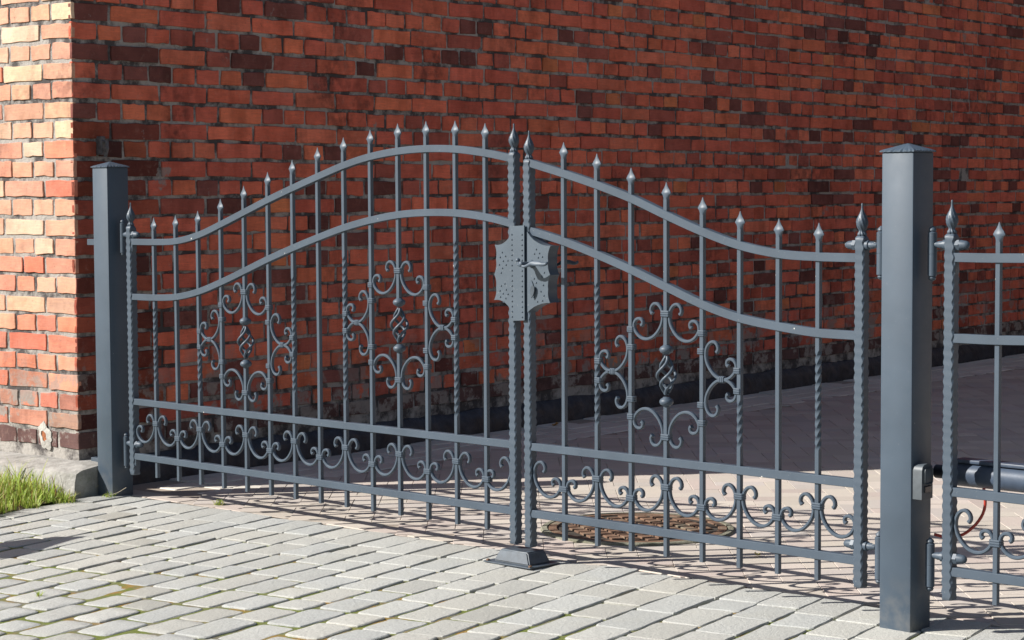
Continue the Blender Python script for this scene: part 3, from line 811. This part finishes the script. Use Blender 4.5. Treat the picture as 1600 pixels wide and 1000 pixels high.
# sensor box on the near post
bm = bmesh.new()
ol = [Vector((x, z)) for x, z in [(-.027, -.048), (.027, -.048), (.027, .030), (.024, .040), (.016, .046), (0, .048), (-.016, .046), (-.024, .040), (-.027, .030)]]
sb = link('sensor_box', plate_bm(ol, 0, .030), M_GREYP, pB, smooth=True); sb.location = (.0502, -.018, .413); sb.rotation_euler = (0, 0, -math.pi / 2)
bmesh_ = bmesh.new(); box(bmesh_, -.016, .016, .0302, .0335, -.030, -.012, .002); link('lens', bmesh_, M_LENS, sb)
bm = bmesh.new(); box(bm, -.020, .020, .0302, .034, -.006, .036, .006); link('cover', bm, M_GREYP, sb, smooth=True)

# ---- stub panel between the far post and the wall
st = empty('fence_panel', GO + GD * -.262, -ANG); tag(st, 'narrow fixed fence stub squeezed between the left post and the brick corner', 'fence')
s_ = link('upright', wavy_stile(.09, 1.045), M_PAINT, st, smooth=True); s_.location = (.064, .02, 0)
b = link('bar', bar_bm(.094, 1.058), M_PAINT, st, smooth=True); b.location = (.036, .01, 0)
shared('spear', spear_bm, 'spear_tip', b, (0, 0, 1.109))
for z in (1.020, .136): 
    q = rail([(-.035, z), (.0475, z)], st); q.location = (0, .01, 0)

# ---- floor stop under the meeting stiles
fs = empty('gate_stop', GO + GD * 2.120, -ANG); tag(fs, 'low dark steel drop stop bolted to the paving under the two meeting gate leaves', 'gate stop')
bm = bmesh.new(); box(bm, -.105, .105, -.080, .060, .002, .0065, .0015); link('base_plate', bm, M_DARK, fs, smooth=True)
bm = bmesh.new()
A = [(-.080, -.058), (.080, -.058), (.080, .045), (-.080, .045)]; B = [(-.060, -.046), (.060, -.046), (.060, .036), (-.060, .036)]
loft(bm, [[Vector((x, y, .0068)) for x, y in A], [Vector((x, y, .046)) for x, y in B]])
bmesh.ops.bevel(bm, geom=list(bm.edges), offset=.004, segments=2, affect='EDGES'); link('housing', bm, M_DARK, fs, smooth=True)
for x, y in ((-.094, -.068), (.094, -.068)):
    bm = bmesh.new(); lathe(bm, [(.0065, 0), (.0065, .004), (.003, .0055)], n=6); link('bolt', bm, M_RUST, fs).location = (x, y, .0066)

# ---- gate opener
op = empty('gate_opener', GO + GD * 3.585 + GB * .105, -ANG); tag(op, 'dark tubular gate opener arm mounted behind the right driveway leaf', 'gate opener')
z0 = .424
bm = bmesh.new(); lathe(bm, [(.022, .075), (.032, .080), (.0335, .086), (.0335, .42), (.0345, .422), (.0345, .46), (.0335, .462), (.0335, .74), (.030, .75), (.02, .752)], (0, 0, z0), axis='X', n=32); bmesh.ops.recalc_face_normals(bm, faces=bm.faces); link('motor_tube', bm, M_NAVY, op, smooth=True)
bm = bmesh.new(); box(bm, .083, .745, -.024, .024, z0 + .0325, z0 + .043, .003); link('cover_rail', bm, M_NAVY, op, smooth=True)
bm = bmesh.new(); lathe(bm, [(.0085, -.05), (.0085, .10)], (0, 0, z0), axis='X', n=12); bmesh.ops.recalc_face_normals(bm, faces=bm.faces); link('rod', bm, M_STEEL, op, smooth=True)
bm = bmesh.new(); lathe(bm, [(.012, .010), (.019, .014), (.019, .045), (.012, .050)], (0, 0, z0), axis='X', n=20); bmesh.ops.recalc_face_normals(bm, faces=bm.faces); link('joint', bm, M_BLACK, op, smooth=True)
bm = bmesh.new(); box(bm, -.040, -.015, -.055, .018, z0 - .020, z0 + .020, .003); link('bracket', bm, M_PAINT, op, smooth=True)
# red cable from the post to the opener
P0 = [(3.640, .03, .262), (3.665, .05, .255), (3.700, .08, .262), (3.735, .10, .300), (3.752, .105, .345), (3.745, .105, .405)]
bm = bmesh.new(); tube(bm, catmull([GO + GD * a_ + GB * b_ + Vector((0, 0, c_)) for a_, b_, c_ in P0], .01), .0042, 10)
tag(link('power_cable', bm, M_RED, smooth='all'), 'thin red cable looping from the near post up to the opener arm', 'cable')

# ------------------------------------------------------------------ manhole cover
zM = gz(MH)
mh = empty('manhole_cover', (MH.x, MH.y, zM), 0); tag(mh, 'round rusty cast iron manhole cover set in the pink paving behind the gate', 'manhole cover')
bm = bmesh.new(); lathe(bm, [(.347, -.03), (.345, .004), (.340, .0085), (.322, .0090), (.322, .0015), (.05, .0015)], n=72); link('frame', bm, m_concrete('frame_concrete', (.13, .125, .09), (.27, .26, .20)), mh, smooth=False)
bm = bmesh.new(); lathe(bm, [(.316, .001), (.316, .0080), (.300, .0090), (.288, .0085), (.286, .001)], n=72)
gs = .0535
for i in range(-6, 7):
    for j in range(-6, 7):
        x, y = i * gs, j * gs + (i % 2) * .5 * gs
        if math.hypot(x, y) > .257: continue
        hx, hy = (.0205 + random.uniform(-.001, .001)), (.0205 + random.uniform(-.001, .001))
        t = bmesh.new(); box(t, x - hx, x + hx, y - hy, y + hy, .0005, .0098 + random.uniform(-.0006, .0004), .0018); merge(bm, t)
cv = link('lid', bm, M_RUST, mh, smooth=False); cv.rotation_euler = (0, 0, R(20))
bm = bmesh.new(); lathe(bm, [(.287, .0012), (.287, .0030), (.002, .0030)], n=48); link('packed_dirt', bm, m_plain('packed_dirt', (.035, .026, .018), .95, .4, 30, 0, .6), cv)

# ------------------------------------------------------------------ grass bed
bm = bmesh.new(); poly = [Pc3 + Vector((.03, .06, 0)), Vector((-1.93, 7.60, 0)), Vector((-2.5, 6.2, 0)), Vector((-5, 7, 0)), Vector((-4.6, 10.6, 0))]
vs = [bm.verts.new((v.x, v.y, .004)) for v in poly]; bm.faces.new(vs); bmesh.ops.triangulate(bm, faces=bm.faces); link('flower_bed', bm, M_EARTH, kind='structure')
def blade(bm, cl, base, h, lean, az, w_, c):
    d = Vector((math.cos(az), math.sin(az), 0)); s = Vector((-d.y, d.x, 0)); pv = None; n = 4
    for k in range(n + 1):
        t = k / n; p = base + Vector((0, 0, h * t * (1 - .25 * lean * t))) + d * (h * lean * t * t); ww = w_ * (1 - t ** 1.6) + .0002
        cur = (bm.verts.new(p - s * ww), bm.verts.new(p + s * ww))
        if pv:
            f_ = bm.faces.new((pv[0], pv[1], cur[1], cur[0]))
            for l in f_.loops: l[cl] = (*c, 1)
        pv = cur
def blade_col():
    t = random.random()
    if t < .62: c = (.34, .46, .07)
    elif t < .82: c = (.48, .54, .12)
    elif t < .93: c = (.60, .52, .24)
    else: c = (.30, .17, .07)
    k = random.uniform(.75, 1.2); return tuple(x * k for x in c)
bm = bmesh.new(); cl = colour_layer(bm); cnt = 0
LNv = LN
while cnt < 9500:
    x, y = random.uniform(-2.9, -1.72), random.uniform(7.2, 9.2)
    v = Vector((x, y, 0)); dp = (v - WC).dot(LN)
    ed = Vector((-1.93, 7.60)) - Pc; side = ed.x * (y - Pc.y) - ed.y * (x - Pc.x)
    if dp < -ax + .004 or side > .004: continue
    cl_n = noise.noise(Vector((x * 6, y * 6, 0)))
    if random.random() > .62 + cl_n * .8: continue
    near = min(1, -side / .08)
    h = random.uniform(.04, .12) * (.55 + .45 * near) * (1 + cl_n * .5)
    if random.random() < .03: h *= 1.9
    blade(bm, cl, Vector((x, y, .003)), h, random.uniform(.1, .8), random.uniform(0, 6.28), random.uniform(.0018, .0034), blade_col()); cnt += 1
g = link('grass', bm, M_GRASS); tag(g, 'bright green unmown grass along the foot of the sunlit plinth', 'grass', kind='stuff')
def tuft(x, y, n, h, label, spread=.03):
    bm = bmesh.new(); cl = colour_layer(bm)
    for k in range(n):
        r_, a_ = random.uniform(0, spread), random.uniform(0, 6.28)
        blade(bm, cl, Vector((r_ * math.cos(a_), r_ * math.sin(a_), -.006)), random.uniform(.5, 1) * h, random.uniform(.3, 1.3), random.uniform(0, 6.28), random.uniform(.0012, .0022), blade_col())
    o = link('weed_tuft', bm, M_GRASS); o.location = (x, y, gz((x, y)) + .002); tag(o, label, 'weed', 'weeds in the paving joints')
tuft(-1.755, 7.93, 130, .055, 'leafy green weed tuft at the plinth corner beside the grass', .05)
tuft(-1.845, 7.77, 60, .045, 'weed tuft spilling over the kerb edge in front of the grass', .04)
tuft(-1.60, 8.04, 26, .035, 'small weed sprouting left of the far post foot', .03)
tuft(-1.135, 7.86, 34, .030, 'tiny weed in the joint where the gate shadow begins, right of the far post', .025)
tuft(-1.42, 6.05, 14, .03, 'single wispy weed alone in the pale setts at the lower left', .012)
# dry straw stalks leaning by the far post
def stalk(pts, label):
    bm = bmesh.new(); tube(bm, catmull(pts, .01), .0012, 5); tag(link('dry_stalk', bm, m_plain('straw', (.42, .36, .26), .8)), label, 'dry stalk', 'dry stalks by the far post')
q0 = GO + GD * -.20 - GB * .02
stalk([q0 + Vector((-.05, -.03, .0)), q0 + Vector((-.01, -.035, .035)), q0 + Vector((.025, -.04, .052))], 'dry straw stalk leaning on the front foot of the far post')
q0 = GO + GD * -.07 - GB * .06
stalk([q0 + Vector((-.015, -.02, .012)), q0 + Vector((.02, -.01, .02)), q0 + Vector((.055, 0, .04))], 'dry straw stalk curling right of the far post foot')
# fallen leaves
def fallen(x, y, s, mat, label):
    bm = bmesh.new(); n = 10
    ring = [bm.verts.new((s * math.cos(2 * math.pi * k / n) * (1 + .2 * (k % 2)), s * .6 * math.sin(2 * math.pi * k / n), .004 + .010 * abs(math.sin(k * 1.3)))) for k in range(n)]
    c = bm.verts.new((0, 0, .002))
    for k in range(n): bm.faces.new((ring[k], ring[(k + 1) % n], c))
    o = link('fallen_leaf', bm, mat, smooth='all'); o.location = (x, y, gz((x, y)) + .002); o.rotation_euler = (.2, .1, random.uniform(0, 6)); tag(o, label, 'leaf', 'fallen leaves')
fallen(.225, 10.45, .028, M_LEAF, 'curled orange leaf lying on the border paving below the tarred base')
fallen(.80, 6.30 + .35, .018, M_LEAFY, 'small yellow leaf on the pink paving behind the narrow gate leaf')
# block added out of view, shaped to throw the dark wedge onto the setts
pr = [(0, .69), (-.38, .58), (-.40, .54), (-.40, -.05), (-.125, -.05), (-.125, .533)]
bm = bmesh.new(); loft(bm, [[Vector((x, y, z)) for y, z in pr] for x in (-.06, .06)]); bmesh.ops.recalc_face_normals(bm, faces=bm.faces)
bmesh.ops.bevel(bm, geom=list(bm.edges), offset=.004, segments=1, affect='EDGES')
pi_ = link('wedge_shadow_caster', bm, M_CONC); pi_.location = (-2.56, 6.978, 0); tag(pi_, 'unseen added block with slanted pointed top, casting the wedge shadow on the setts', 'shadow_caster')
# broken hole in the sunlit gable, ragged pale mortar round it
hb = WC + WE * .215 + LN * .003 + Vector((0, 0, .205))
def gab(x, z, y): return loc(hb + WE * -x + Vector((0, 0, z)) + LN * y)
bm = bmesh.new(); n = 22; o_, i_, k_ = [], [], []
for k in range(n):
    t = 2 * math.pi * k / n; r1 = .040 * (1 + .55 * noise.noise(Vector((math.cos(t) * 2, math.sin(t) * 2, 3)))); r2 = .015 * (1 + .5 * noise.noise(Vector((math.cos(t) * 2, math.sin(t) * 2, 9))))
    o_.append(bm.verts.new(gab(r1 * math.cos(t) + .3 * -r1 * math.sin(t), 1.35 * r1 * math.sin(t), .0))); i_.append(bm.verts.new(gab(r2 * math.cos(t) + .4 * -r2 * math.sin(t), 1.5 * r2 * math.sin(t), .006)))
for k in range(n): bm.faces.new((o_[k], o_[(k + 1) % n], i_[(k + 1) % n], i_[k]))
mp = link('mortar_patch', bm, m_concrete('pale_mortar', (.33, .31, .28), (.50, .48, .44)), bld)
bm = bmesh.new(); vs = [bm.verts.new(gab(.021 * math.cos(t) - .3 * .021 * math.sin(t), .030 * math.sin(t), .0035)) for t in [2 * math.pi * k / 14 for k in range(14)]]; bm.faces.new(vs)
link('broken_brick', bm, m_plain('broken_brick', (.30, .10, .04), .95, .5, 60, 0, .8), mp)
print('objects', len(bpy.data.objects), 'faces', sum(len(m_.polygons) for m_ in bpy.data.meshes))
